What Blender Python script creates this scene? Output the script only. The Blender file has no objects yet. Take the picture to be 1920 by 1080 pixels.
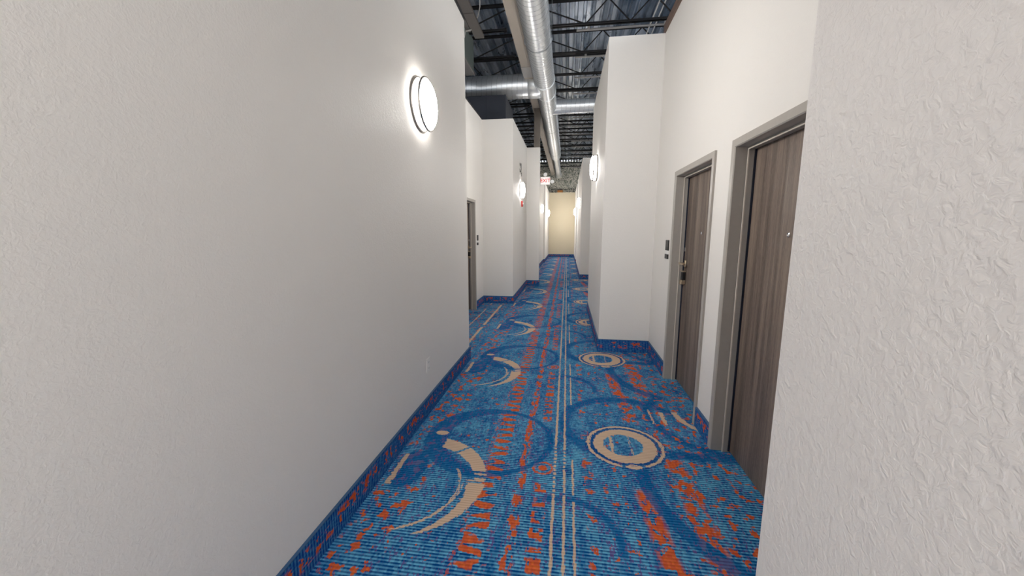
import bpy, bmesh, math, random
from mathutils import Vector, Matrix
random.seed(7)
scene = bpy.context.scene
COL = scene.collection

# ------------------------------------------------------------------ settings
scene.view_settings.view_transform = 'Standard'
scene.view_settings.look = 'None'
scene.view_settings.exposure = 1.9
scene.view_settings.gamma = 1.0
scene.view_settings.use_curve_mapping = False
w = bpy.data.worlds.new('World'); scene.world = w; w.use_nodes = True
w.node_tree.nodes['Background'].inputs[0].default_value = (0.97, 0.985, 1.0, 1)
w.node_tree.nodes['Background'].inputs[1].default_value = 0.95
scene.cycles.max_bounces = 8
scene.cycles.diffuse_bounces = 4
scene.cycles.use_light_tree = False
scene.cycles.use_adaptive_sampling = True
scene.cycles.adaptive_threshold = 0.03
scene.cycles.glossy_bounces = 3
scene.cycles.transmission_bounces = 2

# ------------------------------------------------------------------ dimensions (metres)
H_CAM = 1.575
WALL_TOP = 3.84
BASE = 0.161
DECK = 5.64
XL = -1.161        # left corridor wall
XLR = -1.791       # left recess wall
XLB = -1.139       # left bump face
XST = -0.781       # end of the stub wall
XR = 0.445         # right corridor wall
XRR = 1.081        # right recess wall
Y_L1 = 4.428; Y_L2 = 8.13; Y_L3 = 10.924; Y_L4 = 19.2
Y_R0 = 0.837; Y_R1 = 5.009; Y_R2 = 7.701; Y_R3 = 12.63; Y_R4 = 18.0; Y_R5 = 19.3
Y_END = 23.555; Y_BACK = -4.5

# ------------------------------------------------------------------ node helper
class G:
    """small expression builder for shader nodes"""
    def __init__(s, name):
        s.mat = bpy.data.materials.new(name); s.mat.use_nodes = True
        s.nt = s.mat.node_tree; s.bsdf = s.nt.nodes['Principled BSDF']
    def node(s, t): return s.nt.nodes.new(t)
    def link(s, a, b): s.nt.links.new(a, b)
    def put(s, sock, val):
        if isinstance(val, (int, float)): sock.default_value = val
        elif isinstance(val, tuple):
            sock.default_value = val if len(val) == len(sock.default_value) else val + (1.0,)
        else: s.link(val, sock)
    def m(s, op, a, b=0.0, c=0.0, clamp=False):
        n = s.node('ShaderNodeMath'); n.operation = op; n.use_clamp = clamp
        for i, x in enumerate((a, b, c)): s.put(n.inputs[i], x)
        return n.outputs[0]
    def add(s, a, b): return s.m('ADD', a, b)
    def sub(s, a, b): return s.m('SUBTRACT', a, b)
    def mul(s, a, b): return s.m('MULTIPLY', a, b)
    def mx(s, *a):
        r = a[0]
        for q in a[1:]: r = s.m('MAXIMUM', r, q)
        return r
    def ands(s, *a):
        r = a[0]
        for q in a[1:]: r = s.m('MULTIPLY', r, q)
        return r
    def inv(s, a): return s.m('SUBTRACT', 1.0, a)
    def gt(s, a, e, wd=0.004):      # soft a > e
        return s.m('MULTIPLY_ADD', s.sub(a, e), 1.0 / wd, 0.5, clamp=True)
    def lt(s, a, e, wd=0.004):
        return s.m('MULTIPLY_ADD', s.sub(e, a), 1.0 / wd, 0.5, clamp=True)
    def band(s, a, lo, hi, wd=0.004): return s.mul(s.gt(a, lo, wd), s.lt(a, hi, wd))
    def dist(s, X, Y, cx, cy, sx=1.0, sy=1.0):
        dx = s.mul(s.sub(X, cx), sx); dy = s.mul(s.sub(Y, cy), sy)
        return s.m('SQRT', s.add(s.mul(dx, dx), s.mul(dy, dy)))
    def pos(s):
        g = s.node('ShaderNodeNewGeometry'); sp = s.node('ShaderNodeSeparateXYZ')
        s.link(g.outputs['Position'], sp.inputs[0]); return sp.outputs
    def obj(s):
        g = s.node('ShaderNodeTexCoord'); sp = s.node('ShaderNodeSeparateXYZ')
        s.link(g.outputs['Object'], sp.inputs[0]); return sp.outputs
    def vec(s, x, y, z):
        c = s.node('ShaderNodeCombineXYZ')
        for i, q in enumerate((x, y, z)): s.put(c.inputs[i], q)
        return c.outputs[0]
    def noise(s, v, scale, detail=2.0, rough=0.5, dist=0.0):
        n = s.node('ShaderNodeTexNoise'); s.link(v, n.inputs['Vector'])
        n.inputs['Scale'].default_value = scale; n.inputs['Detail'].default_value = detail
        n.inputs['Roughness'].default_value = rough; n.inputs['Distortion'].default_value = dist
        return n.outputs['Fac']
    def white(s, v):
        n = s.node('ShaderNodeTexWhiteNoise'); n.noise_dimensions = '3D'; s.link(v, n.inputs['Vector'])
        return n.outputs['Value']
    def mix(s, f, a, b):
        n = s.node('ShaderNodeMix'); n.data_type = 'RGBA'
        s.put(n.inputs[0], f)
        for k, q in ((6, a), (7, b)): s.put(n.inputs[k], q)
        return n.outputs[2]
    def bump(s, h, strength=0.3, distance=0.002):
        n = s.node('ShaderNodeBump'); n.inputs['Strength'].default_value = strength
        n.inputs['Distance'].default_value = distance; s.link(h, n.inputs['Height'])
        s.link(n.outputs[0], s.bsdf.inputs['Normal'])
    def set(s, color=None, rough=0.5, metal=0.0, spec=0.5):
        if color is not None: s.put(s.bsdf.inputs['Base Color'], color)
        s.put(s.bsdf.inputs['Roughness'], rough); s.bsdf.inputs['Metallic'].default_value = metal
        s.bsdf.inputs['Specular IOR Level'].default_value = spec
        return s.mat

def srgb(r, g, b):
    f = lambda c: (c / 255 / 12.92) if c / 255 <= 0.04045 else ((c / 255 + 0.055) / 1.055) ** 2.4
    return (f(r), f(g), f(b))

def plain(name, color, rough=0.5, metal=0.0, spec=0.5, var=0.06, vscale=30.0):
    g = G(name); p = g.pos(); v = g.vec(p[0], p[1], p[2])
    n = g.noise(v, vscale, 3.0)
    lo = tuple(c * (1 - var) for c in color); hi = tuple(min(1, c * (1 + var)) for c in color)
    return g.set(g.mix(n, lo, hi), rough, metal, spec)

def wall_paint(name, color, strength=0.35, scale=95.0, rough=0.55):
    g = G(name); p = g.pos(); v = g.vec(p[0], p[1], p[2])
    a = g.noise(v, scale, 3.0, 0.55, 0.6); b = g.noise(v, scale * 0.33, 2.0, 0.5, 1.2)
    h = g.add(g.gt(a, 0.52, 0.25), g.mul(g.gt(b, 0.55, 0.2), 0.6))
    c = g.mix(g.noise(v, 1.3, 2.0), tuple(x * 0.985 for x in color), tuple(min(1, x * 1.015) for x in color))
    g.bump(h, strength, 0.0022)
    return g.set(c, rough, 0.0, 0.35)

# ------------------------------------------------------------------ carpet
PERIOD = 1.94
def carpet():
    g = G('carpet_weave'); p = g.pos(); PX, PY = p[0], p[1]
    # ragged, stitched edges
    cellv = g.vec(g.m('FLOOR', g.mul(PX, 110.0)), g.m('FLOOR', g.mul(PY, 50.0)), 0.0)
    w1 = g.white(cellv)
    fl = g.vec(PX, PY, 0.0)
    jit = g.mul(g.sub(w1, 0.5), 0.014)
    X = g.add(PX, jit)
    Y = g.add(PY, g.mul(g.sub(g.noise(fl, 55.0, 1.0), 0.5), 0.02))
    v = g.sub(g.m('FLOORED_MODULO', g.add(Y, -2.72 + 1.05 + PERIOD * 10), PERIOD), 1.05)
    sv = g.vec(X, v, 0.0)
    # ---- knitted ribs running across the corridor
    rib = g.m('SINE', g.mul(PY, 2 * math.pi / 0.0195))
    knit = g.white(g.vec(g.m('FLOOR', g.mul(PX, 90.0)), g.m('FLOOR', g.mul(PY, 51.28)), 3.0))
    big = g.noise(fl, 3.1, 2.0)
    med = g.noise(g.vec(g.mul(PX, 1.0), g.mul(PY, 0.6), 5.0), 16.0, 3.0)
    lightness = g.add(g.add(g.mul(rib, 0.34), g.mul(g.sub(knit, 0.5), 0.55)), g.add(g.mul(g.sub(med, 0.5), 1.1), g.mul(g.sub(big, 0.5), 1.0)))
    fl_light = g.m('ADD', lightness, 0.47, clamp=True)
    deep = srgb(6, 82, 152); sky = srgb(108, 184, 220); arc = srgb(8, 100, 164)
    orange = srgb(236, 112, 36); rust = srgb(206, 86, 50); purple = srgb(108, 84, 148); beige = srgb(222, 192, 164)
    col = g.mix(fl_light, deep, sky)
    # longitudinal streaks of darker blue
    streak = g.noise(g.vec(g.mul(PX, 9.0), g.mul(PY, 0.8), 2.0), 2.0, 2.0)
    col = g.mix(g.mul(g.gt(streak, 0.60, 0.10), 0.45), col, arc)
    # ---- blue arcs
    dB = g.dist(X, v, 0.50, 0.30)
    a1 = g.ands(g.band(dB, 0.44, 0.535, 0.03), g.mx(g.lt(X, 0.45, 0.3), g.gt(v, 0.5, 0.2)))
    dC = g.dist(X, v, -0.52, -0.04)
    thick = g.m('MULTIPLY_ADD', g.m('SUBTRACT', -0.35, X, clamp=True), 0.10, 0.022)
    a2 = g.mul(g.lt(g.m('ABSOLUTE', g.sub(dC, 0.435)), thick, 0.01), 1.0)
    dD = g.dist(X, v, 0.0, -0.95)
    a3 = g.ands(g.band(dD, 0.285, 0.335, 0.012), g.gt(v, -1.02, 0.02), g.gt(X, -0.16, 0.12))
    dE = g.dist(X, v, 1.40, -0.35)
    a4 = g.ands(g.band(dE, 0.83, 0.92, 0.012), g.lt(v, -0.28, 0.03))
    dF = g.dist(X, v, -1.01, -0.48, 1.0, 0.55)
    a5 = g.lt(dF, 0.115, 0.015)
    dG = g.dist(X, v, 1.30, 0.50)
    a6 = g.band(dG, 0.52, 0.60, 0.03)
    a7 = g.ands(g.band(v, -0.13, -0.03, 0.03), g.gt(X, 0.74, 0.03))
    dH = g.dist(X, v, -1.62, 0.2)
    a8 = g.band(dH, 0.28, 0.36, 0.03)
    arcs = g.mx(a1, a2, a3, a4, a5, a6, a7, a8)
    col = g.mix(g.mul(arcs, 0.80), col, arc)
    # darker rib lines stay visible through the arcs
    col = g.mix(g.mul(g.gt(g.mul(rib, -1.0), 0.55, 0.5), 0.25), col, srgb(8, 52, 112))
    # ---- orange figure
    # toothed band
    t = g.m('FRACT', g.mul(g.add(v, g.mul(g.noise(g.vec(X, v, 0.0), 7.0, 1.0), 0.06)), 1.0 / 0.085))
    u = g.mul(g.add(X, 0.50), 1.0 / 0.12)
    flip = g.gt(g.white(g.vec(g.m('FLOOR', g.mul(v, 1.0 / 0.085)), 0.0, 0.0)), 0.5, 0.01)
    uu = g.add(g.mul(flip, u), g.mul(g.inv(flip), g.sub(1.0, u)))
    wd = g.m('MULTIPLY_ADD', uu, 0.34, 0.10)
    teeth = g.ands(g.lt(g.m('ABSOLUTE', g.sub(t, 0.5)), wd, 0.08), g.band(X, -0.50, -0.385, 0.006))
    n_big = g.noise(g.vec(X, v, 1.0), 11.0, 2.0)
    teeth = g.mul(teeth, g.gt(n_big, 0.40, 0.05))
    edge1 = g.mul(g.band(X, -0.53, -0.505, 0.006), g.gt(g.noise(sv, 45.0, 1.0), 0.55, 0.05))
    edge2 = g.mul(g.band(X, -0.365, -0.35, 0.006), g.gt(g.noise(sv, 45.0, 1.0), 0.60, 0.05))
    # blocky glyph-like patches in bands
    cell = g.vec(g.m('FLOOR', g.mul(PX, 55.0)), g.m('FLOOR', g.mul(v, 26.0)), 7.0)
    blocks = g.white(cell)
    soft = g.noise(g.vec(X, g.mul(v, 0.8), 4.0), 24.0, 2.0, 0.6)
    soft2 = g.noise(g.vec(X, g.mul(v, 0.45), 9.0), 24.0, 2.5, 0.6)
    per12 = g.m('FRACT', g.mul(v, 1.0 / 0.125))
    letters = g.ands(g.band(X, -0.165, -0.09, 0.006), g.band(per12, 0.18, 0.86, 0.1), g.gt(g.add(g.mul(soft, 1.0), g.mul(g.sub(blocks, 0.5), 0.35)), 0.46, 0.05))
    letters = g.mul(letters, g.mx(g.gt(v, 0.28, 0.05), g.lt(v, -0.50, 0.05)))
    b2 = g.ands(g.band(X, -0.285, -0.225, 0.008), g.gt(g.add(soft2, g.mul(g.sub(blocks, 0.5), 0.16)), 0.50, 0.05))
    dS = g.dist(X, v, -0.125, -0.36)
    circ = g.mx(g.lt(dS, 0.03, 0.01), g.band(dS, 0.055, 0.07, 0.008))
    def blobs(lo, hi, thr, zz, sc=20.0, ystretch=0.75):
        nn = g.noise(g.vec(X, g.mul(v, ystretch), zz), sc, 2.0, 0.55)
        return g.ands(g.band(X, lo, hi, 0.02), g.gt(nn, thr, 0.03))
    o_l = blobs(-1.13, -0.86, 0.57, 11.0, 17.0)
    o_l2 = blobs(-0.80, -0.54, 0.66, 12.0, 26.0)
    xsl = g.add(X, g.mul(v, 0.06))
    nn = g.noise(g.vec(X, g.mul(v, 0.8), 13.0), 17.0, 2.5, 0.6)
    o_r1 = g.ands(g.band(xsl, 0.42, 0.515, 0.03), g.lt(v, -0.5, 0.05), g.gt(nn, 0.45, 0.03))
    o_r2 = g.ands(g.band(X, 0.71, 0.82, 0.03), g.gt(nn, 0.49, 0.03), g.lt(v, -0.15, 0.05))
    o_r3 = blobs(0.26, 0.42, 0.62, 14.0, 24.0)
    o_r4 = blobs(0.66, 1.3, 0.585, 15.0, 20.0)
    o_r5 = g.ands(g.band(X, 0.14, 0.20, 0.02), g.gt(nn, 0.58, 0.03))
    o_r6 = g.ands(g.band(X, 0.50, 0.62, 0.02), g.band(v, 0.33, 0.95, 0.03), g.gt(nn, 0.52, 0.03))
    o_far = blobs(-2.4, -1.2, 0.60, 16.0, 20.0)
    org = g.mx(teeth, letters, b2, circ, o_l, o_l2, o_r1, o_r2, o_r3, o_r4, o_r5, o_r6, o_far, g.mul(edge1, 0.7), g.mul(edge2, 0.5))
    # arcs stay mostly clear of orange
    org = g.mul(org, g.sub(1.0, g.mul(g.mx(a1, a2, a3, a4, a5, a7), 0.85)))
    # purple outline speckle beside arcs and blobs
    spk = g.gt(w1, 0.70, 0.1)
    near = g.mx(g.band(dC, 0.36, 0.39, 0.02), g.band(dD, 0.335, 0.36, 0.01), g.band(dD, 0.25, 0.285, 0.01), g.band(dE, 0.80, 0.83, 0.01), g.band(dE, 0.92, 0.95, 0.01),
                g.ands(g.gt(soft, 0.50, 0.02), g.lt(soft, 0.56, 0.02), g.gt(X, -0.36, 0.02)), g.ands(g.band(soft2, 0.53, 0.60, 0.02), g.lt(X, -0.5, 0.02)))
    col = g.mix(g.mul(g.mul(near, spk), 0.8), col, purple)
    grain = g.m('MULTIPLY_ADD', g.sub(knit, 0.5), 0.8, 0.5, clamp=True)
    col = g.mix(g.mul(org, 0.95), col, g.mix(grain, rust, orange))
    # ---- beige figure
    dR = g.dist(X, v, 0.46, 0.0)
    dHole = g.dist(X, v, 0.448, 0.005)
    hole_strip = g.mx(g.band(X, 0.352, 0.374, 0.004), g.mul(g.band(X, 0.497, 0.505, 0.003), 0.8))
    ring = g.mx(g.band(dR, 0.256, 0.279, 0.006),
                g.mul(g.lt(dR, 0.228, 0.006), g.gt(dHole, 0.142, 0.006)),
                g.mul(g.lt(dHole, 0.142, 0.006), hole_strip))
    dSm = g.dist(X, v, 0.485, -0.262, 1.0, 2.0)
    ring = g.mul(ring, g.inv(g.band(dSm, 0.055, 0.085, 0.008)))
    ring = g.mx(ring, g.band(dSm, 0.030, 0.05, 0.006))
    dA = g.dist(X, v, -0.97, -0.58); dBb = g.dist(X, v, -1.00, -0.665)
    cres = g.ands(g.lt(dA, 0.492, 0.006), g.mx(g.gt(dBb, 0.468, 0.006), g.mul(g.gt(dBb, 0.418, 0.006), g.lt(v, -0.55, 0.006))), g.gt(v, -1.02, 0.01), g.lt(v, -0.055, 0.01), g.gt(X, -0.87, 0.01))
    diag = g.add(v, g.mul(X, -0.9))          # cross bars cut from the crescent
    gaps = g.mx(g.band(diag, 0.40, 0.425, 0.006), g.band(v, -0.475, -0.455, 0.006), g.band(v, -0.525, -0.505, 0.006), g.band(v, -0.575, -0.56, 0.006),
                g.band(dC, 0.455, 0.475, 0.006))
    cres = g.mul(cres, g.inv(gaps))
    thin1 = g.ands(g.band(g.dist(X, v, -1.00, -0.645), 0.362, 0.374, 0.005), g.gt(X, -0.86, 0.01), g.lt(v, -0.45, 0.02))
    thin2 = g.ands(g.band(g.dist(X, v, -1.02, -0.62), 0.402, 0.410, 0.004), g.gt(X, -0.90, 0.01), g.lt(v, -0.60, 0.02), g.gt(v, -1.02, 0.01))
    dots = g.gt(g.m('SINE', g.mul(v, 2 * math.pi / 0.042)), -0.35, 0.4)
    solid = g.mx(g.lt(v, -0.62, 0.01), g.gt(v, -0.08, 0.01))
    wob = g.mul(g.sub(g.noise(fl, 12.0, 1.0), 0.5), 0.006)
    Xs = g.add(g.add(PX, wob), g.mul(jit, 0.5))
    s1 = g.mul(g.band(Xs, -0.053, -0.037, 0.005), g.mx(solid, dots))
    s2 = g.mul(g.band(Xs, 0.010, 0.025, 0.005), g.mx(g.gt(v, -0.12, 0.01), g.lt(v, -0.62, 0.01), g.ands(g.band(v, -0.57, -0.36, 0.01)), dots))
    s3 = g.mul(g.band(Xs, 0.066, 0.078, 0.005), g.mx(g.band(v, -0.60, -0.24, 0.01), g.lt(v, -0.66, 0.01), g.gt(v, 0.62, 0.01)))
    dash = g.ands(g.band(X, -1.104, -1.070, 0.004), g.band(v, -0.66, -0.33, 0.01))
    lf = g.ands(g.lt(g.dist(X, v, -0.935, -0.02, 1.0, 1.6), 0.05, 0.01))
    rs1 = g.ands(g.band(X, 0.742, 0.754, 0.004), g.band(v, 0.36, 0.62, 0.01))
    rs2 = g.ands(g.band(X, 0.83, 0.86, 0.004), g.band(v, 0.36, 0.58, 0.01))
    lf2 = g.ands(g.band(g.dist(X, v, 1.42, 0.62), 0.44, 0.485, 0.008), g.band(v, 0.2, 0.6, 0.02), g.lt(X, 1.1, 0.02))
    fs1 = g.ands(g.band(X, -1.375, -1.335, 0.005), g.mx(g.gt(v, -0.45, 0.01), g.lt(v, -0.60, 0.01)))
    fs2 = g.ands(g.band(X, -1.605, -1.585, 0.005), g.gt(v, -0.6, 0.01))
    bei = g.mx(ring, cres, thin1, thin2, s1, s2, s3, dash, lf, rs1, rs2, lf2, fs1, fs2)
    halo = g.mx(g.band(dR, 0.279, 0.292, 0.006), g.band(dR, 0.228, 0.256, 0.006))
    col = g.mix(g.mul(halo, 0.7), col, srgb(20, 70, 140))
    col = g.mix(g.mul(bei, 0.96), col, beige)
    # thread relief: shade between the ribs painted into every colour
    rib_shade = g.m('MULTIPLY_ADD', rib, 0.10, 0.90)
    hsv = g.node('ShaderNodeHueSaturation'); g.link(col, hsv.inputs['Color']); g.link(rib_shade, hsv.inputs['Value'])
    g.bump(g.add(g.mul(rib, 0.6), knit), 0.25, 0.002)
    return g.set(hsv.outputs[0], 0.95, 0.0, 0.05)

def carpet_base():
    g = G('carpet_base_weave'); p = g.pos()
    along = g.add(p[0], p[1])
    rib = g.m('SINE', g.mul(along, 2 * math.pi / 0.0195))
    k = g.white(g.vec(g.m('FLOOR', g.mul(along, 51.28)), g.m('FLOOR', g.mul(p[2], 110.0)), 3.0))
    vv = g.vec(along, g.mul(p[2], 1.0), 0.0)
    f = g.m('ADD', g.add(g.mul(rib, 0.28), g.mul(g.sub(k, 0.5), 0.4)), 0.30, clamp=True)
    col = g.mix(f, srgb(10, 66, 140), srgb(82, 150, 194))
    n = g.noise(g.vec(along, g.mul(p[2], 0.8), 0.0), 16.0, 2.5, 0.6)
    line = g.band(p[2], 0.05, 0.13, 0.02)
    o = g.mul(g.gt(g.add(n, g.mul(g.sub(k, 0.5), 0.12)), 0.57, 0.04), line)
    low = g.mul(g.gt(g.noise(vv, 40.0, 2.0), 0.62, 0.04), 0.6)
    col = g.mix(g.mul(g.mul(low, g.gt(k, 0.5, 0.1)), 0.8), col, srgb(108, 84, 148))
    col = g.mix(o, col, g.mix(k, srgb(190, 78, 52), srgb(222, 100, 44)))
    return g.set(col, 0.95, 0.0, 0.05)

def wood(name):
    g = G(name); p = g.pos()
    v1 = g.vec(g.mul(p[0], 1.0), g.mul(p[1], 1.0), g.mul(p[2], 0.030))
    n1 = g.noise(v1, 17.0, 3.0, 0.6); n2 = g.noise(g.vec(p[0], p[1], g.mul(p[2], 0.02)), 190.0, 2.0, 0.6)
    n3 = g.noise(g.vec(p[0], p[1], g.mul(p[2], 0.08)), 420.0, 2.0, 0.6)
    f = g.m('ADD', g.add(g.mul(g.sub(n1, 0.5), 1.9), g.mul(g.sub(n2, 0.5), 1.0)), g.add(0.45, g.mul(g.sub(n3, 0.5), 0.9)), clamp=True)
    col = g.mix(f, srgb(78, 66, 61), srgb(146, 130, 117))
    g.bump(n2, 0.08, 0.001)
    return g.set(col, 0.42, 0.0, 0.4)

def metal(name, color, rough, var=0.12, vs=6.0, met=1.0):
    g = G(name); p = g.pos(); v = g.vec(p[0], p[1], p[2])
    n = g.noise(v, vs, 4.0, 0.6)
    lo = tuple(c * (1 - var) for c in color); hi = tuple(min(1, c * (1 + var)) for c in color)
    return g.set(g.mix(n, lo, hi), g.m('MULTIPLY_ADD', n, 0.2, rough - 0.1), met)

def deck_mat():
    g = G('galvanised_deck'); p = g.pos(); v = g.vec(p[0], g.mul(p[1], 0.35), p[2])
    n = g.noise(v, 5.0, 4.0, 0.65)
    strip = g.white(g.vec(g.m('FLOOR', g.mul(g.add(p[0], 5.016), 1.0 / 0.08)), g.m('FLOOR', g.mul(p[1], 0.23)), 1.0))
    f = g.m('ADD', g.mul(g.sub(n, 0.5), 1.2), strip, clamp=True)
    col = g.mix(f, srgb(112, 130, 150), srgb(226, 234, 244))
    return g.set(col, g.m('MULTIPLY_ADD', n, 0.25, 0.18), 0.5)

def foil_mat():
    g = G('crinkled_foil'); p = g.pos(); v = g.vec(p[0], p[1], p[2])
    a = g.noise(v, 11.0, 4.0, 0.75, 1.5)
    col = g.mix(g.gt(a, 0.49, 0.05), srgb(118, 128, 112), srgb(246, 240, 228))
    g.bump(a, 1.0, 0.05)
    return g.set(col, 0.35, 0.3)

def emit(name, color, strength, base=(0.9, 0.9, 0.9)):
    g = G(name); g.set(base, 0.5)
    g.bsdf.inputs['Emission Color'].default_value = color + (1.0,)
    g.bsdf.inputs['Emission Strength'].default_value = strength
    return g.mat

M = {}
M['wall'] = wall_paint('wall_paint', (0.85, 0.82, 0.778), 0.24)
M['wall_knock'] = wall_paint('knockdown_wall_paint', (0.815, 0.78, 0.75), 0.40, 75.0)
M['wall_warm_cast'] = wall_paint('warm_cast_wall_paint', (0.80, 0.71, 0.53), 0.2)  # same paint as the other walls, with the far end's warm cast mixed in
M['carpet'] = carpet()
M['base'] = carpet_base()
M['cap'] = plain('base_cap', srgb(52, 92, 132), 0.5)
M['wood'] = wood('dark_wood_laminate')
M['frame'] = plain('grey_frame_paint', srgb(172, 166, 158), 0.36)
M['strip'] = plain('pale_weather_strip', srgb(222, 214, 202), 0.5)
M['nickel'] = metal('satin_nickel', (0.74, 0.70, 0.66), 0.3)
M['ring'] = metal('brushed_ring', (0.42, 0.39, 0.36), 0.35)
M['brass'] = metal('warm_nickel', (0.72, 0.60, 0.44), 0.3)
M['chrome'] = metal('chrome', (0.85, 0.85, 0.87), 0.15, 0.03)
M['black'] = plain('black_plastic', srgb(30, 29, 30), 0.4)
M['rubber'] = plain('dark_seal', srgb(22, 30, 50), 0.6)
M['white_plastic'] = plain('white_plastic', srgb(236, 234, 230), 0.35)
M['duct'] = metal('galvanised_duct', (0.88, 0.90, 0.91), 0.33, 0.09, 7.0, 0.72)
M['seam'] = metal('duct_seam', (0.50, 0.52, 0.54), 0.4)
M['deck'] = deck_mat()
M['joist'] = plain('black_joist_paint', srgb(24, 22, 24), 0.55)
M['angle'] = metal('pale_steel_angle', (0.46, 0.44, 0.42), 0.45, 0.1, 5.0, 0.4)
M['beam'] = plain('fireproofed_beam', srgb(186, 176, 164), 0.7, var=0.08, vscale=4.0)
M['column'] = plain('column_paint', srgb(120, 112, 104), 0.7)
M['plenum'] = metal('dull_sheet_metal', (0.04, 0.045, 0.06), 0.55, 0.2, 5.0, 0.4)
M['green_metal'] = metal('greenish_sheet_metal', (0.34, 0.42, 0.40), 0.45, 0.2, 5.0, 0.6)
M['foil'] = foil_mat()
M['rust'] = plain('primed_cap', srgb(112, 92, 82), 0.7)
M['board'] = plain('grey_board', srgb(126, 120, 116), 0.8)
M['block'] = plain('wood_block', srgb(186, 126, 66), 0.7)
M['red'] = plain('red_plastic', srgb(196, 44, 40), 0.4)
M['diffuser'] = emit('lit_diffuser', (1.0, 0.965, 0.92), 25.0)
M['drum'] = emit('lit_drum', (1.0, 0.965, 0.92), 4.0)
M['exit_face'] = emit('lit_exit_face', (1.0, 0.74, 0.70), 0.10)
M['exit_red'] = emit('exit_letters', (0.85, 0.04, 0.03), 0.06, (0.7, 0.05, 0.04))
M['lamp'] = plain('lamp_head', srgb(226, 226, 224), 0.25)
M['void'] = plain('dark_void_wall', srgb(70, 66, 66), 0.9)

# ------------------------------------------------------------------ mesh helpers
def link(name, bm, mat, parent=None, smooth=False):
    me = bpy.data.meshes.new(name)
    bmesh.ops.recalc_face_normals(bm, faces=bm.faces)
    bm.to_mesh(me); bm.free()
    if mat is not None: me.materials.append(mat)
    if smooth:
        for f in me.polygons: f.use_smooth = True
        try: me.set_sharp_from_angle(angle=math.radians(35))
        except Exception: pass
    o = bpy.data.objects.new(name, me); COL.objects.link(o)
    if parent is not None:
        o.parent = parent; o.matrix_parent_inverse = parent.matrix_basis.inverted() if False else Matrix.Identity(4)
    return o

def box(bm, x0, x1, y0, y1, z0, z1):
    vs = [bm.verts.new((x, y, z)) for z in (z0, z1) for y in (y0, y1) for x in (x0, x1)]
    for f in ((0, 1, 3, 2), (4, 6, 7, 5), (0, 4, 5, 1), (2, 3, 7, 6), (0, 2, 6, 4), (1, 5, 7, 3)):
        bm.faces.new([vs[i] for i in f])
    return vs

def bev(bm, off, seg=2):
    bmesh.ops.bevel(bm, geom=list(bm.edges), offset=off, segments=seg, affect='EDGES', profile=0.5)

def boxbm(*a, bevel=0.0, seg=2):
    bm = bmesh.new(); box(bm, *a)
    if bevel: bev(bm, bevel, seg)
    return bm

def frame_of(d):
    d = d.normalized(); up = Vector((0, 0, 1)) if abs(d.z) < 0.9 else Vector((0, 1, 0))
    a = d.cross(up).normalized(); b = a.cross(d).normalized(); return a, b

def tube(bm, pts, r, n=8, caps=True):
    pts = [Vector(p) for p in pts]; rings = []
    for i, p in enumerate(pts):
        d = (pts[min(i + 1, len(pts) - 1)] - pts[max(i - 1, 0)])
        a, b = frame_of(d); rr = r[i] if isinstance(r, (list, tuple)) else r
        rings.append([bm.verts.new(p + a * math.cos(2 * math.pi * k / n) * rr + b * math.sin(2 * math.pi * k / n) * rr) for k in range(n)])
    for i in range(len(rings) - 1):
        for k in range(n):
            bm.faces.new([rings[i][k], rings[i][(k + 1) % n], rings[i + 1][(k + 1) % n], rings[i + 1][k]])
    if caps:
        bm.faces.new(rings[0][::-1]); bm.faces.new(rings[-1])

def bar(bm, p, q, wd, ht):
    """rectangular bar between two points"""
    p, q = Vector(p), Vector(q); a, b = frame_of(q - p)
    r = [[bm.verts.new(c + a * sx * wd / 2 + b * sy * ht / 2) for sx, sy in ((-1, -1), (1, -1), (1, 1), (-1, 1))] for c in (p, q)]
    for k in range(4): bm.faces.new([r[0][k], r[0][(k + 1) % 4], r[1][(k + 1) % 4], r[1][k]])
    bm.faces.new(r[0][::-1]); bm.faces.new(r[1])

def lathe_x(bm, prof, n=40, sx=1.0, centre=(0, 0, 0)):
    """profile of (offset along x, radius); revolve about the x axis"""
    cx, cy, cz = centre; rings = []
    for d, r in prof:
        if r < 1e-6: rings.append([bm.verts.new((cx + sx * d, cy, cz))])
        else: rings.append([bm.verts.new((cx + sx * d, cy + r * math.cos(2 * math.pi * k / n), cz + r * math.sin(2 * math.pi * k / n))) for k in range(n)])
    for i in range(len(rings) - 1):
        A, B = rings[i], rings[i + 1]
        for k in range(n):
            q = (k + 1) % n
            if len(A) == 1 and len(B) == 1: continue
            if len(A) == 1: bm.faces.new([A[0], B[q], B[k]])
            elif len(B) == 1: bm.faces.new([A[k], A[q], B[0]])
            else: bm.faces.new([A[k], A[q], B[q], B[k]])

def torus_x(bm, d, R, r, n=48, m=8, centre=(0, 0, 0), sx=1.0):
    prof = [(d + r * math.cos(2 * math.pi * j / m), R + r * math.sin(2 * math.pi * j / m)) for j in range(m + 1)]
    lathe_x(bm, prof, n, sx, centre)
    bmesh.ops.remove_doubles(bm, verts=bm.verts, dist=1e-6)

def tag(o, label, cat, group=None, kind=None):
    o['label'] = label; o['category'] = cat
    if group: o['group'] = group
    if kind: o['kind'] = kind
    return o

def empty(name, loc=(0, 0, 0), rot=(0, 0, 0)):
    o = bpy.data.objects.new(name, None); o.location = loc; o.rotation_euler = rot
    o.empty_display_size = 0.1; COL.objects.link(o); return o

def copy_tree(o, parent=None):
    c = o.copy(); COL.objects.link(c)
    if parent is not None: c.parent = parent
    for ch in list(o.children): copy_tree(ch, c)
    return c

# ------------------------------------------------------------------ shell
def wall(name, boxes, mat, label):
    bm = bmesh.new()
    for b in boxes: box(bm, *b)
    return tag(link(name, bm, mat), label, 'wall', kind='structure')

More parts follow.
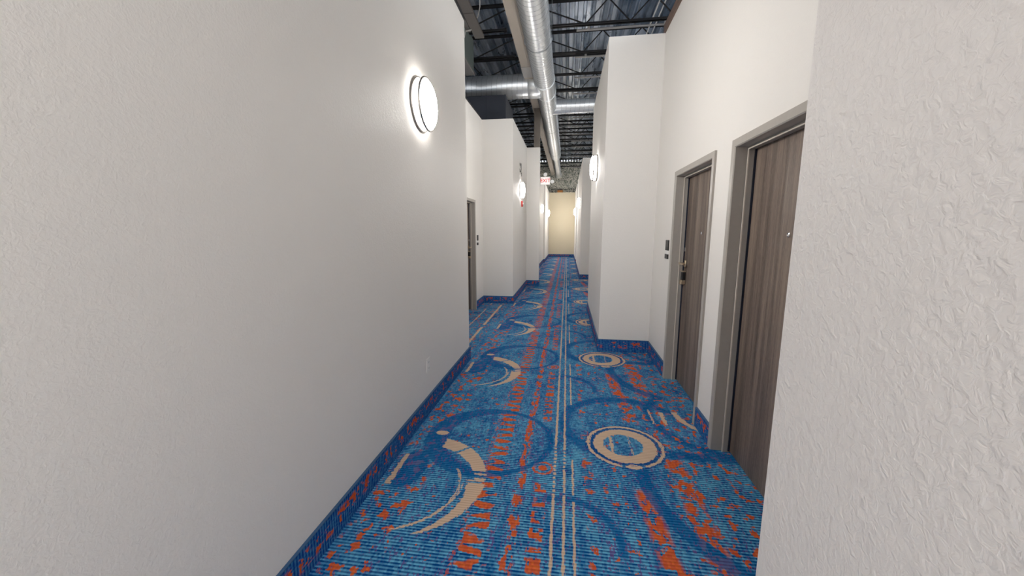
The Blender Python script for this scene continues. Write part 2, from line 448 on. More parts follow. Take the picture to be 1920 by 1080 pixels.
tag(link('floor', boxbm(-5, 5, Y_BACK, 23.9, -0.1, 0.0), M['carpet']), 'blue corridor carpet with orange specks and beige rings and crescents', 'floor', kind='structure')

def ceiling():
    bm = bmesh.new(); x = -5.0; prof = []
    pitch = 0.16
    while x < 5.0:
        prof += [(x, DECK), (x + 0.088, DECK), (x + 0.104, DECK + 0.065), (x + 0.144, DECK + 0.065)]
        x += pitch
    rows = []
    for y in (Y_BACK, 23.9):
        rows.append([bm.verts.new((px, y, pz)) for px, pz in prof])
    for i in range(len(prof) - 1): bm.faces.new([rows[0][i], rows[0][i + 1], rows[1][i + 1], rows[1][i]])
    # flat top so that the deck is closed
    box(bm, -5.1, 5.1, Y_BACK - 0.1, 24.0, DECK + 0.07, DECK + 0.11)
    return tag(link('ceiling', bm, M['deck']), 'corrugated steel roof deck above the open corridor', 'ceiling', kind='structure')
ceiling()

FR = 0.05   # width of a door frame's face
LD0, LD1 = 6.36, 7.42      # left door, outer frame edges
FD0, FD1 = 3.107, 4.166    # right far door
ND0, ND1 = 1.745, 2.804    # right near door
DT = 2.162                 # outer top of the frames
def opening(a, b): return a + FR - 0.006, b - FR + 0.006, DT - FR + 0.006

def wall_with_doors(x0, x1, y0, y1, doors):
    out = []; y = y0
    for a, b in doors:
        oa, ob, top = opening(a, b)
        out.append((x0, x1, y, oa, 0, WALL_TOP)); out.append((x0, x1, oa, ob, top, WALL_TOP)); y = ob
    out.append((x0, x1, y, y1, 0, WALL_TOP)); return out

wall('wall_left', [(-1.35, XL, Y_BACK, Y_L1, 0, WALL_TOP), (-1.95, -1.35, Y_L1 - 0.17, Y_L1, 0, WALL_TOP)], M['wall'], 'long near left corridor wall with the large round sconce')
wall('wall_left_recess', wall_with_doors(XLR - 0.15, XLR, Y_L1, Y_L2, [(LD0, LD1)]), M['wall'], 'recessed left wall that holds the narrow-looking door')
wall('wall_left_projection', [(XLR - 0.15, XLB, Y_L2, Y_L3, 0, WALL_TOP)], M['wall'], 'left wall block standing out past the recessed door')
wall('wall_left_stub', [(XLR, XST, Y_L3, Y_L3 + 0.16, 0, WALL_TOP)], M['wall'], 'short stub wall under the column on the left, before the exit sign')
wall('wall_left_far', [(-1.4, -1.16, Y_L3 + 0.16, Y_L4, 0, WALL_TOP)], M['wall'], 'far left corridor wall beyond the stub wall')
wall('wall_left_end', [(-1.4, -1.09, Y_L4, Y_END, 0, WALL_TOP)], M['wall'], 'last left wall beside the end wall')
wall('wall_end', [(-1.5, 1.3, Y_END, Y_END + 0.14, 0, WALL_TOP)], M['wall_warm_cast'], 'end wall closing the corridor, warm cast painted into its colour')
wall('wall_right', [(XR, 1.23, Y_BACK, Y_R0, 0, WALL_TOP)], M['wall_knock'], 'near right wall with heavy knockdown texture at the frame edge')
wall('wall_right_recess', wall_with_doors(XRR, XRR + 0.15, Y_R0, Y_R1, [(ND0, ND1), (FD0, FD1)]), M['wall'], 'recessed right wall that holds the two wood doors')
wall('wall_right_projection', [(XR, XRR + 0.15, Y_R1, Y_R2, 0, WALL_TOP)], M['wall'], 'right wall block standing out past the two doors')
wall('wall_right_second_recess', [(XRR, XRR + 0.15, Y_R2, Y_R3, 0, WALL_TOP)], M['wall'], 'recessed right wall behind the first wall block')
wall('wall_right_second_projection', [(XR, XRR + 0.15, Y_R3, Y_R4, 0, WALL_TOP)], M['wall'], 'second right wall block further down the corridor')
wall('wall_right_third_recess', [(XRR, XRR + 0.15, Y_R4, Y_R5, 0, WALL_TOP)], M['wall'], 'last right recess before the end of the corridor')
wall('wall_right_end', [(XR, XRR + 0.15, Y_R5, Y_END, 0, WALL_TOP)], M['wall'], 'last right wall block beside the end wall')
wall('wall_end_upper', [(-5.0, 5.0, Y_END + 0.15, Y_END + 0.2, 0, DECK)], M['foil'], 'crinkled silver insulation above the end wall')
wall('wall_outer_right', [(5.0, 5.1, Y_BACK, 23.9, 0, 4.75)], M['void'], 'unseen dark outer wall far right of the roof space, cut low for sky light')  # unseen; height set so sky light grazes the deck
wall('wall_outer_left', [(-5.1, -5.0, Y_BACK, 23.9, 0, DECK + 0.06)], M['void'], 'unseen dark outer wall far left of the roof space, closing off sky light')  # unseen; full height to keep the left bay dark

# ------------------------------------------------------------------ carpet baseboards
T = 0.014
def base(name, segs, label):
    """segs: (x0, y0, x1, y1, nx, ny) runs along a wall with normal (nx, ny)"""
    bm = bmesh.new(); bc = bmesh.new()
    for x0, y0, x1, y1, nx, ny in segs:
        xa, xb = sorted((x0, x1)); ya, yb = sorted((y0, y1))
        if nx:
            xs = sorted((x0, x0 + nx * T)); box(bm, xs[0], xs[1], ya, yb, 0.0, BASE - 0.004)
            box(bc, xs[0] - (0.002 if nx < 0 else 0), xs[1] + (0.002 if nx > 0 else 0), ya, yb, BASE - 0.004, BASE)
        else:
            ys = sorted((y0, y0 + ny * T)); box(bm, xa, xb, ys[0], ys[1], 0.0, BASE - 0.004)
            box(bc, xa, xb, ys[0] - (0.002 if ny < 0 else 0), ys[1] + (0.002 if ny > 0 else 0), BASE - 0.004, BASE)
    o = tag(link(name, bm, M['base']), label, 'baseboard', kind='structure')
    c = link('cap_strip', bc, M['cap'], o); c['label'] = 'thin grey blue cap strip'
    return o

base('baseboard_left', [(XL, Y_BACK, XL, Y_L1 + T, 1, 0)], 'carpet baseboard under the long near left wall')
base('baseboard_left_recess', [(XLR, Y_L1, XLR, LD0, 1, 0), (XLR, LD1, XLR, Y_L2, 1, 0)], 'carpet baseboard beside the left door')
base('baseboard_left_projection', [(XLR, Y_L2, XLB + T, Y_L2, 0, -1), (XLB, Y_L2, XLB, Y_L3, 1, 0)], 'carpet baseboard around the left wall block')
base('baseboard_left_stub', [(XLB, Y_L3, XST + T, Y_L3, 0, -1), (XST, Y_L3, XST, Y_L3 + 0.16, 1, 0)], 'dark carpet baseboard around the stub wall')
base('baseboard_left_far', [(-1.16, Y_L3 + 0.16, -1.16, Y_L4, 1, 0), (-1.16, Y_L4, -1.09 + T, Y_L4, 0, -1), (-1.09, Y_L4, -1.09, Y_END, 1, 0)], 'carpet baseboard under the far left walls')
base('baseboard_end', [(-1.09, Y_END, XR, Y_END, 0, -1)], 'dark baseboard under the warm-tinted end wall')
base('baseboard_right_recess', [(XRR, FD1, XRR, Y_R1, -1, 0), (XRR, ND1, XRR, FD0, -1, 0), (XRR, Y_R0, XRR, ND0, -1, 0)], 'carpet baseboard between and beside the two right doors')
base('baseboard_right_projection', [(XR - T, Y_R1, XRR, Y_R1, 0, -1), (XR, Y_R1, XR, Y_R2, -1, 0)], 'carpet baseboard around the first right wall block')
base('baseboard_right_far', [(XR - T, Y_R3, XRR, Y_R3, 0, -1), (XR, Y_R3, XR, Y_R4, -1, 0)], 'dark carpet baseboard around the second right wall block')
base('baseboard_right_end', [(XR - T, Y_R5, XRR, Y_R5, 0, -1), (XR, Y_R5, XR, Y_END, -1, 0)], 'carpet baseboard under the last right wall block')
base('baseboard_right', [(XR, Y_BACK, XR, Y_R0, -1, 0)], 'carpet baseboard under the near right wall')

# ledge on top of the right recessed wall
tag(link('trim_1', boxbm(XRR - 0.025, XRR + 0.17, Y_R0 + 0.01, Y_R1, WALL_TOP, WALL_TOP + 0.085, bevel=0.004), M['rust']), 'brown cap along the top of the right recessed wall', 'trim', kind='structure')

tag(link('trim_2', boxbm(XL - 0.03, XL + 0.006, Y_BACK, Y_L1 + 0.006, WALL_TOP, WALL_TOP + 0.03), M['joist']), 'black edge strip along the top of the near left wall', 'trim', kind='structure')
tag(link('trim_3', boxbm(XLR - 0.03, XLR + 0.006, Y_L1 + 0.01, Y_L2 - 0.01, WALL_TOP, WALL_TOP + 0.03), M['joist']), 'black edge strip along the top of the left recess wall', 'trim', kind='structure')
# ------------------------------------------------------------------ doors
def door(name, y0, y1, xw, s, label, hinge_low, hardware=True):
    """door in the wall plane x = xw; s = +1 when the wall lies towards +x (right side)."""
    root = empty(name, (xw, (y0 + y1) / 2, 0)); tag(root, label, 'door', kind='structure')
    Wd = (y1 - y0) / 2; ins = Wd - FR; top = DT - FR
    # frame: profile swept up, over and down. (outward from opening, depth into wall)
    prof = [(FR, 0.001), (FR, -0.016), (0.006, -0.016), (0.0, -0.010), (0.0, 0.062), (-0.016, 0.062), (-0.016, 0.108), (-0.001, 0.108), (-0.001, 0.150)]
    path = [(-1, 0), (-1, 1), (1, 1), (1, 0)]
    bm = bmesh.new(); rings = []
    for sy, t in path:
        rings.append([bm.verts.new((s * d, sy * (ins + o), (top + o) if t else 0.0)) for o, d in prof])
    for i in range(3):
        for k in range(len(prof) - 1):
            bm.faces.new([rings[i][k], rings[i][k + 1], rings[i + 1][k + 1], rings[i + 1][k]])
    link('door_frame', bm, M['frame'], root)
    a, b = sorted((s * 0.110, s * 0.150))
    link('door_panel', boxbm(a, b, -ins + 0.003, ins - 0.003, 0.008, top - 0.003, bevel=0.0015, seg=1), M['wood'], root)
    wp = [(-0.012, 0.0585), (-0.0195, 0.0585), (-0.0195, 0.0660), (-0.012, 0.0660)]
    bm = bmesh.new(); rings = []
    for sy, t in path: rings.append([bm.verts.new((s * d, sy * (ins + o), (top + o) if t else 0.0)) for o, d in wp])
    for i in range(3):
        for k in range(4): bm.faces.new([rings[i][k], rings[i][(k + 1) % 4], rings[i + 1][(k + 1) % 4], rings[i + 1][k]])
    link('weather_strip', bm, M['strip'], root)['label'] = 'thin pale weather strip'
    # dark seal down the latch side
    ls = 1 if hinge_low else -1
    ya, yb = sorted((ls * (ins - 0.0165), ls * (ins - 0.024)))
    a2, b2 = sorted((s * 0.098, s * 0.1095))
    link('door_seal', boxbm(a2, b2, ya, yb, 0.01, top - 0.02), M['rubber'], root)
    # peephole
    bm = bmesh.new(); lathe_x(bm, [(0.0, 0.0), (0.0, 0.013), (0.006, 0.013), (0.008, 0.009), (0.006, 0.006), (0.007, 0.0)], 20, -s, (s * 0.110, 0.0, 1.555))
    link('peephole', bm, M['chrome'], root, True)
    if hardware:
        yl = ls * (ins - 0.075)
        bm = bmesh.new(); box(bm, *(sorted((s * 0.110, s * 0.098)) + [yl - 0.028, yl + 0.028, 1.215, 1.285])); bev(bm, 0.004)
        tube(bm, [(s * 0.098, yl, 1.25), (s * 0.045, yl, 1.25)], 0.010, 12)
        tube(bm, [(s * 0.050, yl + ls * 0.008, 1.25), (s * 0.047, yl - ls * 0.06, 1.25), (s * 0.055, yl - ls * 0.115, 1.25)], [0.0105, 0.009, 0.008], 10)
        h = link('lever_handle', bm, M['brass'], root, True); h['label'] = 'warm metal lever handle'
        bm = bmesh.new(); box(bm, *(sorted((s * 0.110, s * 0.075)) + [yl - 0.022, yl + 0.022, 1.06, 1.17])); bev(bm, 0.005)
        lk = link('lock_case', bm, M['black'], root)
        bm = bmesh.new(); box(bm, *(sorted((s * 0.110, s * 0.066)) + [yl - 0.026, yl + 0.026, 1.04, 1.085])); bev(bm, 0.005)
        link('lock_base', bm, M['brass'], lk)
        bm = bmesh.new(); box(bm, *(sorted((s * 0.110, s * 0.07)) + [yl - 0.025, yl + 0.025, 1.165, 1.178])); bev(bm, 0.003)
        link('lock_cover', bm, M['brass'], lk)
        bm = bmesh.new(); box(bm, *(sorted((s * 0.110, s * 0.104)) + [ls * (ins - 0.030) - 0.008, ls * (ins - 0.030) + 0.008, 1.37, 1.41])); bev(bm, 0.002)
        link('latch_plate', bm, M['nickel'], root)
    return root

door('door_1', LD0, LD1, XLR, -1, 'dark wood door in the left recess, seen almost edge on', True)
door('door_2', FD0, FD1, XRR, 1, 'brown wood door with lever handle and lock, right of the wall block', True)
door('door_3', ND0, ND1, XRR, 1, 'nearest dark wood door, half hidden by the near right wall', True, hardware=False)

# ------------------------------------------------------------------ sconces
def make_sconce():
    r = empty('wall_sconce'); R = 0.192
    bm = bmesh.new(); torus_x(bm, 0.010, R, 0.009); lathe_x(bm, [(0.0, 0.0), (0.0, R), (0.004, R), (0.004, 0.0)], 48)
    link('back_ring', bm, M['ring'], r, True)
    bm = bmesh.new()
    lathe_x(bm, [(0.004, R - 0.012), (0.068, R - 0.012)], 48)
    link('drum', bm, M['drum'], r, True)
    bm = bmesh.new(); prof = []
    for k in range(0, 9):
        a = math.pi / 2 * k / 8; prof.append((0.068 + 0.044 * math.sin(a), (R - 0.012) * math.cos(a)))
    lathe_x(bm, prof, 48)
    link('diffuser', bm, M['diffuser'], r, True)
    bm = bmesh.new(); torus_x(bm, 0.066, R - 0.002, 0.009)
    link('front_ring', bm, M['ring'], r, True)
    for k in range(4):
        a = math.pi / 2 * k; bm = bmesh.new(); c, s = math.cos(a), math.sin(a); rr = R - 0.006
        tube(bm, [(0.008, rr * c, rr * s), (0.068, rr * c, rr * s)], 0.0025, 6)
        link('strut', bm, M['ring'], r)
    return r
SZ = 2.545
SC = [(XL, 3.03, 0, 'large lit round sconce on the near left wall'),
      (XR, 6.30, 1, 'lit round sconce on the first right wall block'),
      (XLB, 9.43, 0, 'lit round sconce on the left wall block under the small black lettering'),
      (-1.16, 17.3, 0, 'small lit sconce on the far left wall, below the exit sign'),
      (-1.09, 21.7, 0, 'farthest lit sconce on the left, beside the warm-tinted end wall'),
      (XR, 13.95, 1, 'lit sconce on the second right wall block'),
      (XR, 20.4, 1, 'farthest lit sconce on the right, beside the warm-tinted end wall'),
      (XL, -3.4, 0, 'unseen lit round sconce added on the left wall behind the viewer'),  # this and the next are unseen, added to light the near walls
      (XR, -1.5, 1, 'unseen lit round sconce added on the right wall behind the viewer')]
sc0 = make_sconce()
for i, (x, y, flip, lab) in enumerate(SC):
    o = sc0 if i == 0 else copy_tree(sc0)
    o.location = (x, y, SZ); o.rotation_euler = (0, 0, math.pi if flip else 0)
    tag(o, lab, 'sconce', 'round wall sconces along the corridor')

# ------------------------------------------------------------------ exit sign
def text_mesh(name, body, size, mat, parent, loc, rot, depth=0.002):
    cu = bpy.data.curves.new(name, 'FONT'); cu.body = body; cu.size = size; cu.extrude = depth
    cu.align_x = 'CENTER'; cu.align_y = 'CENTER'; cu.offset = 0.0015
    t = bpy.data.objects.new(name + '_source', cu); COL.objects.link(t)
    bpy.context.view_layer.update()
    me = bpy.data.meshes.new_from_object(t.evaluated_get(bpy.context.evaluated_depsgraph_get()))
    bpy.data.objects.remove(t); me.materials.clear(); me.materials.append(mat)
    o = bpy.data.objects.new(name, me); COL.objects.link(o); o.parent = parent; o.location = loc; o.rotation_euler = rot
    return o
ex = empty('exit_sign', (XST, 10.99, 2.95)); tag(ex, 'lit red EXIT sign with two lamp heads mounted off the left stub wall', 'exit sign')
link('housing', boxbm(0.012, 0.292, -0.025, 0.025, -0.112, 0.112, bevel=0.012, seg=3), M['white_plastic'], ex)
link('sign_face', boxbm(0.030, 0.274, -0.029, -0.0245, -0.094, 0.094, bevel=0.002), M['exit_face'], ex)
text_mesh('lettering', 'EXIT', 0.135, M['exit_red'], ex, (0.152, -0.031, 0.0), (math.pi / 2, 0, 0))['label'] = 'red EXIT letters'
link('mount_plate', boxbm(0.0, 0.014, -0.05, 0.05, -0.06, 0.06, bevel=0.004), M['white_plastic'], ex)
def lamp_head(c, d):
    bm = bmesh.new(); n = 24
    c = Vector(c)
    rings = []
    for yy, rr in ((0.045, 0.028), (0.02, 0.050), (-0.02, 0.056), (-0.034, 0.050)):
        rings.append([bm.verts.new(c + Vector((rr * math.cos(2 * math.pi * k / n), yy, rr * math.sin(2 * math.pi * k / n)))) for k in range(n)])
    for i in range(3):
        for k in range(n): bm.faces.new([rings[i][k], rings[i][(k + 1) % n], rings[i + 1][(k + 1) % n], rings[i + 1][k]])
    bm.faces.new(rings[0]); bm.faces.new(rings[-1])
    tube(bm, [c, c + Vector(d)], 0.016, 10)
    link('lamp_head', bm, M['lamp'], ex, True)
lamp_head((0.152, 0.0, 0.168), (0, 0, -0.065)); lamp_head((0.352, 0.0, -0.025), (-0.07, 0, 0))

# ------------------------------------------------------------------ small wall things
fa = empty('fire_alarm', (XLB, 9.66, 2.235)); tag(fa, 'small red fire alarm strobe below the sconce on the left wall block', 'fire alarm')
link('alarm_body', boxbm(-0.001, 0.035, -0.055, 0.055, -0.07, 0.07, bevel=0.008), M['red'], fa)
link('strobe_lens', boxbm(0.033, 0.052, -0.035, 0.035, -0.015, 0.035, bevel=0.006), M['white_plastic'], fa)
link('sounder', boxbm(0.033, 0.040, -0.04, 0.04, -0.058, -0.025, bevel=0.002), M['black'], fa)

lt = empty('wall_lettering', (XLB, 9.50, 3.0)); tag(lt, 'small black raised characters above the sconce on the left wall block', 'lettering')
def stroke(name, segs):
    bm = bmesh.new()
    for y0, z0, y1, z1, t in segs: bar(bm, (0.004, y0, z0), (0.004, y1, z1), 0.006, t)
    link(name, bm, M['black'], lt)
CH = [(-0.19, 0.165, -0.19, 0.10, 0.06), (-0.12, 0.165, -0.12, 0.12, 0.045), (-0.07, 0.16, -0.07, 0.07, 0.03), (0.06, 0.19, 0.06, 0.03, 0.028)]
CH += [(-0.19, 0.03, -0.19, -0.045, 0.06), (-0.10, 0.0, -0.10, -0.045, 0.05), (-0.02, 0.0, 0.07, 0.01, 0.022), (0.0, -0.04, 0.09, -0.05, 0.022), (0.12, 0.0, 0.12, -0.10, 0.028)]
for c in CH: stroke('character', [c])

ou = empty('wall_outlet', (XL, 3.02, 0.43)); tag(ou, 'white power outlet low on the near left wall', 'outlet')
link('cover_plate', boxbm(0.0, 0.006, -0.038, 0.038, -0.06, 0.06, bevel=0.003), M['white_plastic'], ou)
for zz in (-0.026, 0.026):
    so = link('socket', boxbm(0.005, 0.009, -0.017, 0.017, zz - 0.015, zz + 0.015, bevel=0.0015), M['white_plastic'], ou)
    bm = bmesh.new(); box(bm, 0.0088, 0.0094, -0.008, -0.006, zz - 0.006, zz + 0.006); box(bm, 0.0088, 0.0094, 0.006, 0.008, zz - 0.006, zz + 0.006)
    link('slots', bm, M['black'], so)

def room_sign(x, y, z, s, label):
    r = empty('room_sign', (x, y, z)); tag(r, label, 'sign', 'room signs beside the doors')
    f = lambda a, b: sorted((s * a, s * b))
    link('upper_plate', boxbm(*f(0, -0.012), -0.055, 0.055, 0.005, 0.115, bevel=0.002), M['black'], r)
    link('middle_strip', boxbm(*f(0, -0.010), -0.05, 0.05, -0.035, 0.005, bevel=0.001), M['white_plastic'], r)
    link('lower_plate', boxbm(*f(0, -0.014), -0.055, 0.055, -0.085, -0.035, bevel=0.002), M['black'], r)
room_sign(XRR, 4.335, 1.362, 1, 'black two-part room sign left of the brown right door')
room_sign(XLR, 7.605, 1.372, -1, 'black two-part room sign beside the left recess door')

# ------------------------------------------------------------------ roof steel
BX0, BX1, BZ = -0.994, -0.786, 4.85
bmm = bmesh.new()
box(bmm, BX0, BX1, Y_BACK, 23.5, BZ, BZ + 0.014); box(bmm, -0.895, -0.885, Y_BACK, 23.5, BZ + 0.014, 5.43); box(bmm, BX0, BX1, Y_BACK, 23.5, 5.43, 5.444)
beam = tag(link('steel_beam', bmm, M['beam']), 'pale steel roof beam running along the corridor left of the round duct', 'beam')
link('splice_plate', boxbm(BX0 - 0.004, BX1 + 0.004, 8.25, 8.75, BZ - 0.016, BZ, bevel=0.002), M['angle'], beam)
cb = bmesh.new(); box(cb, -0.952, -0.787, 10.93, 11.07, WALL_TOP, BZ - 0.016); 
col_ = tag(link('steel_column', cb, M['column']), 'grey column rising from the left stub wall to the beam', 'column')
link('cap_plate', boxbm(-0.97, -0.787, 10.88, 11.12, BZ - 0.016, BZ), M['column'], col_)

ordn = ['first', 'second', 'third', 'fourth', 'fifth', 'sixth', 'seventh', 'eighth', 'ninth', 'tenth', 'eleventh', 'twelfth', 'thirteenth', 'fourteenth', 'fifteenth', 'sixteenth', 'seventeenth']
ZB, ZT = 5.15, 5.58
def chord(bm, y, xa, xb, z, up):
    for s in (-1, 1):
        box(bm, xa, xb, *sorted((y + s * 0.008, y + s * 0.045)), *( (z, z + 0.006) if up else (z - 0.006, z)))
        box(bm, xa, xb, *sorted((y + s * 0.008, y + s * 0.013)), *( (z, z + 0.042) if up else (z - 0.042, z)))
def joist(y, xa, xb, label, group, first, pale):
    root = empty('roof_joist', (0, y, 0)); tag(root, label, 'joist', group)
    bm = bmesh.new(); chord(bm, 0, xa, xb, ZT + 0.006, False); link('top_chord', bm, M['joist'], root)
    ba, bb = (xa + 0.62, xb) if first > 0 else (xa, xb - 0.25)
    bm = bmesh.new(); chord(bm, 0, (xa + 0.21) if first > 0 else xa, (xb) if first > 0 else xb - 0.16, ZB, True); link('bottom_chord', bm, M['joist'], root)
    bm = bmesh.new()
    def rod(p, q): bar(bm, (p[0], 0, p[1]), (q[0], 0, q[1]), 0.014, 0.020)
    zb, zt = ZB + 0.02, ZT - 0.02
    if first > 0:
        x = xa + 1.02; rod((xa + 0.02, zt), (x, zb))
        up = True
        while x < xb - 0.05:
            nx = min(x + 0.38, xb); rod((x, zb if up else zt), (nx, zt if up else zb)); x = nx; up = not up
    else:
        x = xb - 1.02; rod((xb - 0.02, zt), (x, zb)); up = True
        while x > xa + 0.05:
            nx = max(x - 0.38, xa); rod((x, zb if up else zt), (nx, zt if up else zb)); x = nx; up = not up
    link('web', bm, M['joist'], root)
    if pale:
        bm = bmesh.new(); box(bm, 0.09, xb, 0.055, 0.085, ZB - 0.055, ZB - 0.050); box(bm, 0.09, xb, 0.080, 0.085, ZB - 0.050, ZB - 0.02)
        a = link('bearing_angle', bm, M['angle'], root); a['label'] = 'pale steel angle'
        for xx in (0.3, 1.6, 3.0): link('clip', boxbm(xx - 0.02, xx + 0.02, 0.040, 0.082, ZB - 0.052, ZB + 0.004), M['angle'], a)
y = 6.355; k = 0
while y < 23.2:
    n = ordn[k]
    if k > 0 or True:
        joist(y, -0.775, 4.9, f'black open-web steel roof joist right of the round duct, {n} from the camera', 'black steel roof joists right of the beam', 1, True)
        joist(y, -4.9, -1.0, f'black open-web steel roof joist in the dark left bay, {n} from the camera', 'black steel roof joists left of the beam', -1, False)
    y += 1.075; k += 1

# conduits under the deck on the right
for xx, lab in ((1.46, 'thin pale conduit under the deck above the right recess, nearer the duct'), (1.56, 'thin pale conduit under the deck above the right recess, farther from the duct')):
    bm = bmesh.new(); tube(bm, [(xx, Y_BACK + 0.1, 5.46), (xx + 0.02, 8.0, 5.46), (xx + 0.1, 23.4, 5.46)], 0.013, 8)
    tag(link('conduit', bm, M['white_plastic'], None, True), lab, 'conduit', 'pale conduits under the deck')

# ------------------------------------------------------------------ round duct
DX, DZ, DR = -0.556, 4.79, 0.222
du = empty('spiral_duct', (DX, 0, DZ)); tag(du, 'long round galvanised spiral duct with two side branches, running down the corridor', 'duct')
def duct_run(name, p0, p1, r, mat, parent, n=48):
    bm = bmesh.new(); tube(bm, [p0, p1], r, n); return link(name, bm, mat, parent, True)
def helix(name, p0, p1, r, pitch, parent, rr=0.0035, n=28):
    p0, p1 = Vector(p0), Vector(p1); d = p1 - p0; L = d.length; a, b = frame_of(d); d = d.normalized()
    steps = int(L / pitch * n); bm = bmesh.new(); prev = None
    for i in range(steps + 1):
        t = i / n * 2 * math.pi; c = p0 + d * (i * pitch / n); rad = a * math.cos(t) + b * math.sin(t)
        ring = [bm.verts.new(c + rad * (r - 0.001) - d * rr * 1.3), bm.verts.new(c + rad * (r + rr)), bm.verts.new(c + rad * (r - 0.001) + d * rr * 1.3)]
        if prev:
            for q in range(2): bm.faces.new([prev[q], prev[q + 1], ring[q + 1], ring[q]])
        prev = ring
    return link(name, bm, M['seam'], parent)
m1 = duct_run('main_run', (0, Y_BACK + 0.2, 0), (0, 17.2, 0), DR, M['duct'], du)
helix('spiral_seam', (0, 2.0, 0), (0, 8.75, 0), DR, 0.115, m1)
helix('spiral_seam', (0, 9.55, 0), (0, 17.1, 0), DR, 0.115, m1)
bm = bmesh.new(); tube(bm, [(0, 17.2, 0), (0, 17.55, 0)], [DR, 0.14], 48); link('reducer', bm, M['duct'], du, True)
m2 = duct_run('end_run', (0, 17.55, 0), (0, 23.2, 0), 0.14, M['duct'], du)
helix('spiral_seam', (0, 17.7, 0), (0, 22.9, 0), 0.14, 0.115, m2, n=20)
bm = bmesh.new(); tube(bm, [(0, 22.95, 0), (0, 23.2, 0), (0, 23.3, 0)], [0.142, 0.19, 0.19], 40); link('end_cap', bm, M['duct'], du, True)
def collar(yc, r, wd, name='collar'):
    bm = bmesh.new(); tube(bm, [(0, yc - wd / 2, 0), (0, yc + wd / 2, 0)], r, 48); return link(name, bm, M['duct'], du, True)
collar(8.78, DR + 0.012, 0.06); collar(9.5, DR + 0.012, 0.06); collar(9.14, DR + 0.004, 0.72, 'tee_sleeve')
BY = 9.12
b1 = duct_run('left_branch', (-0.10, BY, 0), (-2.6, BY, 0), 0.255, M['duct'], du)
helix('spiral_seam', (-0.42, BY, 0), (-2.5, BY, 0), 0.255, 0.115, b1)
bm = bmesh.new(); tube(bm, [(-0.16, BY, 0), (-0.36, BY, 0), (-0.37, BY, 0)], [0.262, 0.262, 0.256], 48); link('branch_collar', bm, M['duct'], du, True)
b2 = duct_run('right_branch', (0.10, 10.65, 0), (4.0, 10.65, 0), 0.178, M['duct'], du)
helix('spiral_seam', (0.36, 10.65, 0), (3.0, 10.65, 0), 0.178, 0.115, b2, n=20)
bm = bmesh.new(); tube(bm, [(0.12, 10.65, 0), (0.34, 10.65, 0), (0.35, 10.65, 0)], [0.19, 0.19, 0.18], 40); link('branch_collar', bm, M['duct'], du, True)
for yy in (7.0, 12.5, 16.2, 20.5):
    bm = bmesh.new(); r = DR if yy < 17 else 0.14
    tube(bm, [(r + 0.006, yy, 0), (r + 0.006, yy, DECK - DZ)], 0.004, 6); tube(bm, [(-r - 0.006, yy, 0), (-r - 0.006, yy, DECK - DZ)], 0.004, 6)
    pts = [((r + 0.006) * math.cos(a), yy, (r + 0.006) * math.sin(a)) for a in [math.pi + i * math.pi / 16 for i in range(17)]]
    for i in range(16): bar(bm, pts[i], pts[i + 1], 0.03, 0.003)
    link('hanger', bm, M['seam'], du)

# ------------------------------------------------------------------ sheet metal over the left walls
pl = empty('air_plenum', (-2.1, 9.2, WALL_TOP + 0.002)); tag(pl, 'dark sheet metal plenum box sitting on the left wall block under the branch duct', 'plenum')
link('casing', boxbm(-0.6, 0.733, -0.6, 0.55, 0.002, 0.62, bevel=0.004), M['plenum'], pl)
bm = bmesh.new(); box(bm, -0.6, 0.735, -0.612, -0.6, 0.0, 0.03); box(bm, 0.70, 0.737, -0.612, -0.6, 0.0, 0.62); box(bm, 0.30, 0.32, -0.612, -0.6, 0.03, 0.62)
link('flange', bm, M['plenum'], pl)
gb = empty('duct_box', (-2.06, 7.42, 4.6)); tag(gb, 'greenish sheet metal duct box hanging above the left recess wall', 'duct box')
link('casing', boxbm(-0.18, 0.20, -0.4, 0.36, 0.0, 0.60, bevel=0.005), M['green_metal'], gb)
link('flange', boxbm(-0.19, 0.215, -0.41, 0.37, -0.03, 0.0, bevel=0.002), M['angle'], gb)
bm = bmesh.new()
for sx, sy in ((-0.15, -0.3), (0.17, -0.3), (-0.15, 0.3), (0.17, 0.3)): tube(bm, [(sx, sy, 0.59), (sx, sy, DECK - 4.6)], 0.005, 6)
link('hanger_rods', bm, M['joist'], gb)

bd = empty('ceiling_board', (-1.85, 6.3, 5.10)); tag(bd, 'grey boards fixed under the joists above the near left wall', 'board')
for i in range(3):
    for j in range(3):
        x0 = -0.30 + i * 0.19; y0 = -1.3 + j * 0.85 - (0.25 if i % 2 else 0)
        link('plank', boxbm(x0, x0 + 0.175, y0, y0 + 0.83, 0.0, 0.045, bevel=0.003), M['board'], bd)

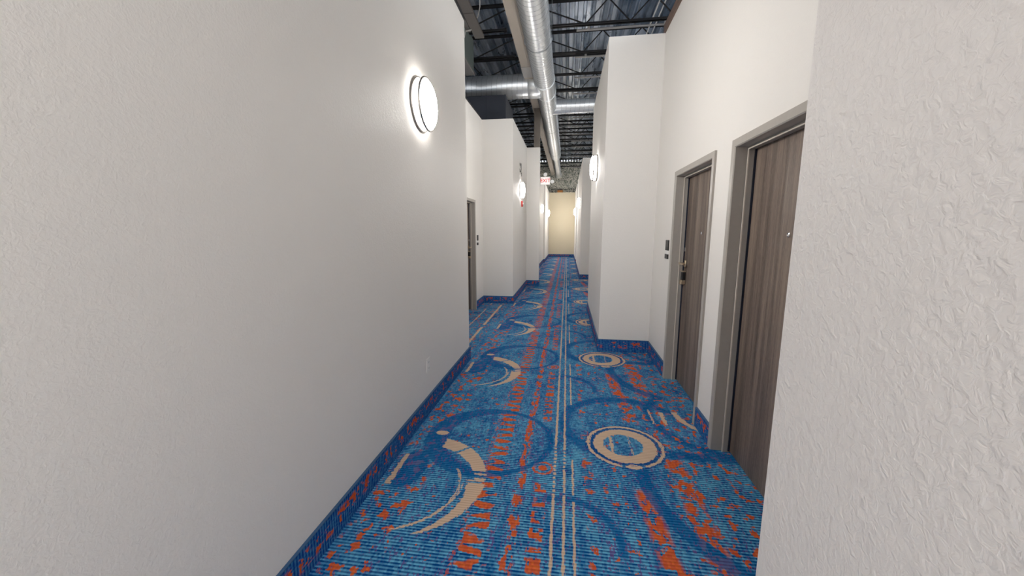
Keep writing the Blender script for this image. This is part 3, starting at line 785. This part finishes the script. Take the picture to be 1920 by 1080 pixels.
cbm = bmesh.new()
pts = [(-1.60, 7.2, 5.60), (-1.60, 7.2, 5.46), (-1.63, 7.2, 5.33), (-1.69, 7.2, 5.21), (-1.76, 7.2, 5.10), (-1.80, 7.10, 5.04), (-1.81, 6.98, 4.98), (-1.82, 6.94, 4.86)]
dense = []
for i in range(len(pts) - 1):
    for t in range(4):
        a, b = Vector(pts[i]), Vector(pts[i + 1]); dense.append(a.lerp(b, t / 4))
dense.append(Vector(pts[-1])); tube(cbm, dense, 0.010, 8)
tag(link('hanging_cable', cbm, M['white_plastic'], None, True), 'white cable looping down from the deck above the near left wall', 'cable')

tag(link('wood_block', boxbm(-0.62, -0.30, Y_END + 0.005, Y_END + 0.12, WALL_TOP, WALL_TOP + 0.13, bevel=0.004), M['block']), 'orange brown wood block lying on top of the warm-tinted end wall', 'wood block')
bm = bmesh.new(); tube(bm, [(-1.0, Y_END + 0.07, WALL_TOP + 0.19), (0.43, Y_END + 0.07, WALL_TOP + 0.19)], 0.018, 8)
for xx in (-0.95, 0.35): tube(bm, [(xx, Y_END + 0.07, WALL_TOP), (xx, Y_END + 0.07, WALL_TOP + 0.19)], 0.014, 8)
tag(link('sprinkler_pipe', bm, M['joist'], None, True), 'thin dark pipe above the warm-tinted end wall', 'pipe')

# ------------------------------------------------------------------ camera
f, pitch, yaw, roll = 715.486, math.radians(8.538), math.radians(8.094), math.radians(0.076)
cam = bpy.data.cameras.new('camera'); cam.sensor_width = 36.0; cam.sensor_fit = 'HORIZONTAL'; cam.lens = f / 1920 * 36.0
cam.clip_start = 0.02; cam.clip_end = 100
co = bpy.data.objects.new('camera', cam); COL.objects.link(co)
fx, fy = -math.sin(yaw), math.cos(yaw)
R = Vector((fy, -fx, 0)); F = Vector((fx * math.cos(pitch), fy * math.cos(pitch), -math.sin(pitch))); U = R.cross(F)
R2 = R * math.cos(roll) + U * math.sin(roll); U2 = -R * math.sin(roll) + U * math.cos(roll)
co.matrix_world = Matrix(((R2.x, U2.x, -F.x, 0), (R2.y, U2.y, -F.y, 0), (R2.z, U2.z, -F.z, H_CAM), (0, 0, 0, 1)))
scene.camera = co
